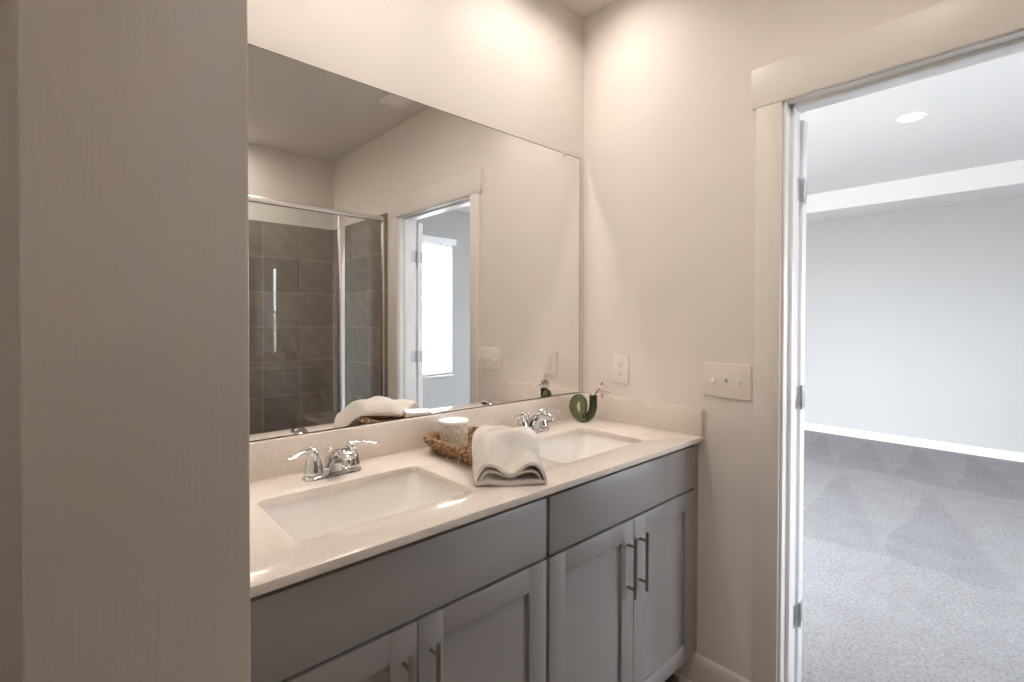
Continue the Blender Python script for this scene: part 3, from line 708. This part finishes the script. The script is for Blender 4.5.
# green knotted glass vase: one tube that loops and rises
VC = Vector((-.128, -.124, CT)); VD = Vector((.70, -.714, 0)); VN = Vector((.714, .70, 0))
def vp(a, d, z): return VC + VD*(a*.90-.009) + VN*d + Vector((0, 0, z*.955-.0014))
ctrl = [(.040, .0, .118), (.041, .0, .095), (.040, .0, .065), (.030, .0, .037), (.008, .0, .0190), (-.018, .0, .0195), (-.041, .002, .040), (-.050, .004, .068), (-.041, .008, .095), (-.022, .012, .103), (-.004, .016, .090), (.000, .018, .062), (-.002, .020, .036), (.004, .020, .0190)]
def catmull(P, n=8):
    out = []
    for i in range(len(P)-1):
        p0, p1, p2, p3 = P[max(i-1, 0)], P[i], P[i+1], P[min(i+2, len(P)-1)]
        for k in range(n):
            t_ = k/n
            out.append(.5*((2*p1)+(p2-p0)*t_+(2*p0-5*p1+4*p2-p3)*t_*t_+(3*p1-p0-3*p2+p3)*t_**3))
    out.append(P[-1]); return out
vs = empty('glass_vase', VC, 'green glass vase shaped like a looped tube in the counter corner', 'vase')
path = catmull([vp(*c) for c in ctrl]); npth = len(path)
vb = MB(); vb.tube(path, [.0162 if i < npth*.8 else .0162-.0034*((i/npth-.8)/.2) for i in range(npth)], 24, caps=True)
# hollow bore down the open arm
vb.tube(path[:34], [.0128]*30+[.011, .008, .005, .001], 20, caps=True)
o = vb.build('tube', M_VASE, vs, smooth=60)
# flower sprig
fl = empty('flower_sprig', vp(.030, 0, .10), 'sprig of pale pink blossoms standing in the green vase', 'flower')
st = MB()
fc = vp(.072, -.004, .138)
main = catmull([vp(.012, 0, .024), vp(.028, 0, .06), vp(.043, 0, .112), vp(.052, -.002, .128), fc], 6)
st.tube(main, .0017, 8)
heads = []
random.seed(11)
for k in range(34):
    th = random.uniform(0, 2*PI); el = random.uniform(-.75, 1.3); R_ = random.uniform(.014, .036)
    p = fc + Vector((math.cos(th)*math.cos(el), math.sin(th)*math.cos(el), math.sin(el)))*R_*Vector((1, 1, 1)).length/1.73
    p = Vector((p.x, p.y, p.z)); st.tube([fc-Vector((0, 0, .004)), (fc+p)/2+Vector((0, 0, .001)), p], .0007, 6); heads.append(p)
st.build('stem', M_STEM, fl)
for k, p in enumerate(heads):
    d = (p-fc).normalized(); q = d.to_track_quat('Z', 'Y').to_matrix().to_4x4()
    b = bmesh.new()
    for j in range(5):
        a = 2*PI*j/5+k
        c0 = Vector((math.cos(a), math.sin(a), 0)); sd_ = Vector((-math.sin(a), math.cos(a), 0)); L = .0098
        vts = [b.verts.new(x) for x in (c0*.0008, c0*L*.55+sd_*.0042+Vector((0, 0, .0012)), c0*L+Vector((0, 0, .0026)), c0*L*.55-sd_*.0042+Vector((0, 0, .0012)))]
        mid = b.verts.new(c0*L*.5+Vector((0, 0, .0004)))
        for t_ in range(4): b.faces.new((vts[t_], vts[(t_+1) % 4], mid))
    for v_ in b.verts: v_.co = p + (q @ v_.co)
    m = MB(); m.merge(b); m.ico(p+d*.0012, .0021, 1)
    o = m.build('blossom', [M_PETAL, M_BUD], fl, smooth=60)
    for f in o.data.polygons:
        if f.index >= 20: f.material_index = 1
    s_ = o.modifiers.new('petal_thickness', 'SOLIDIFY'); s_.thickness = .0006
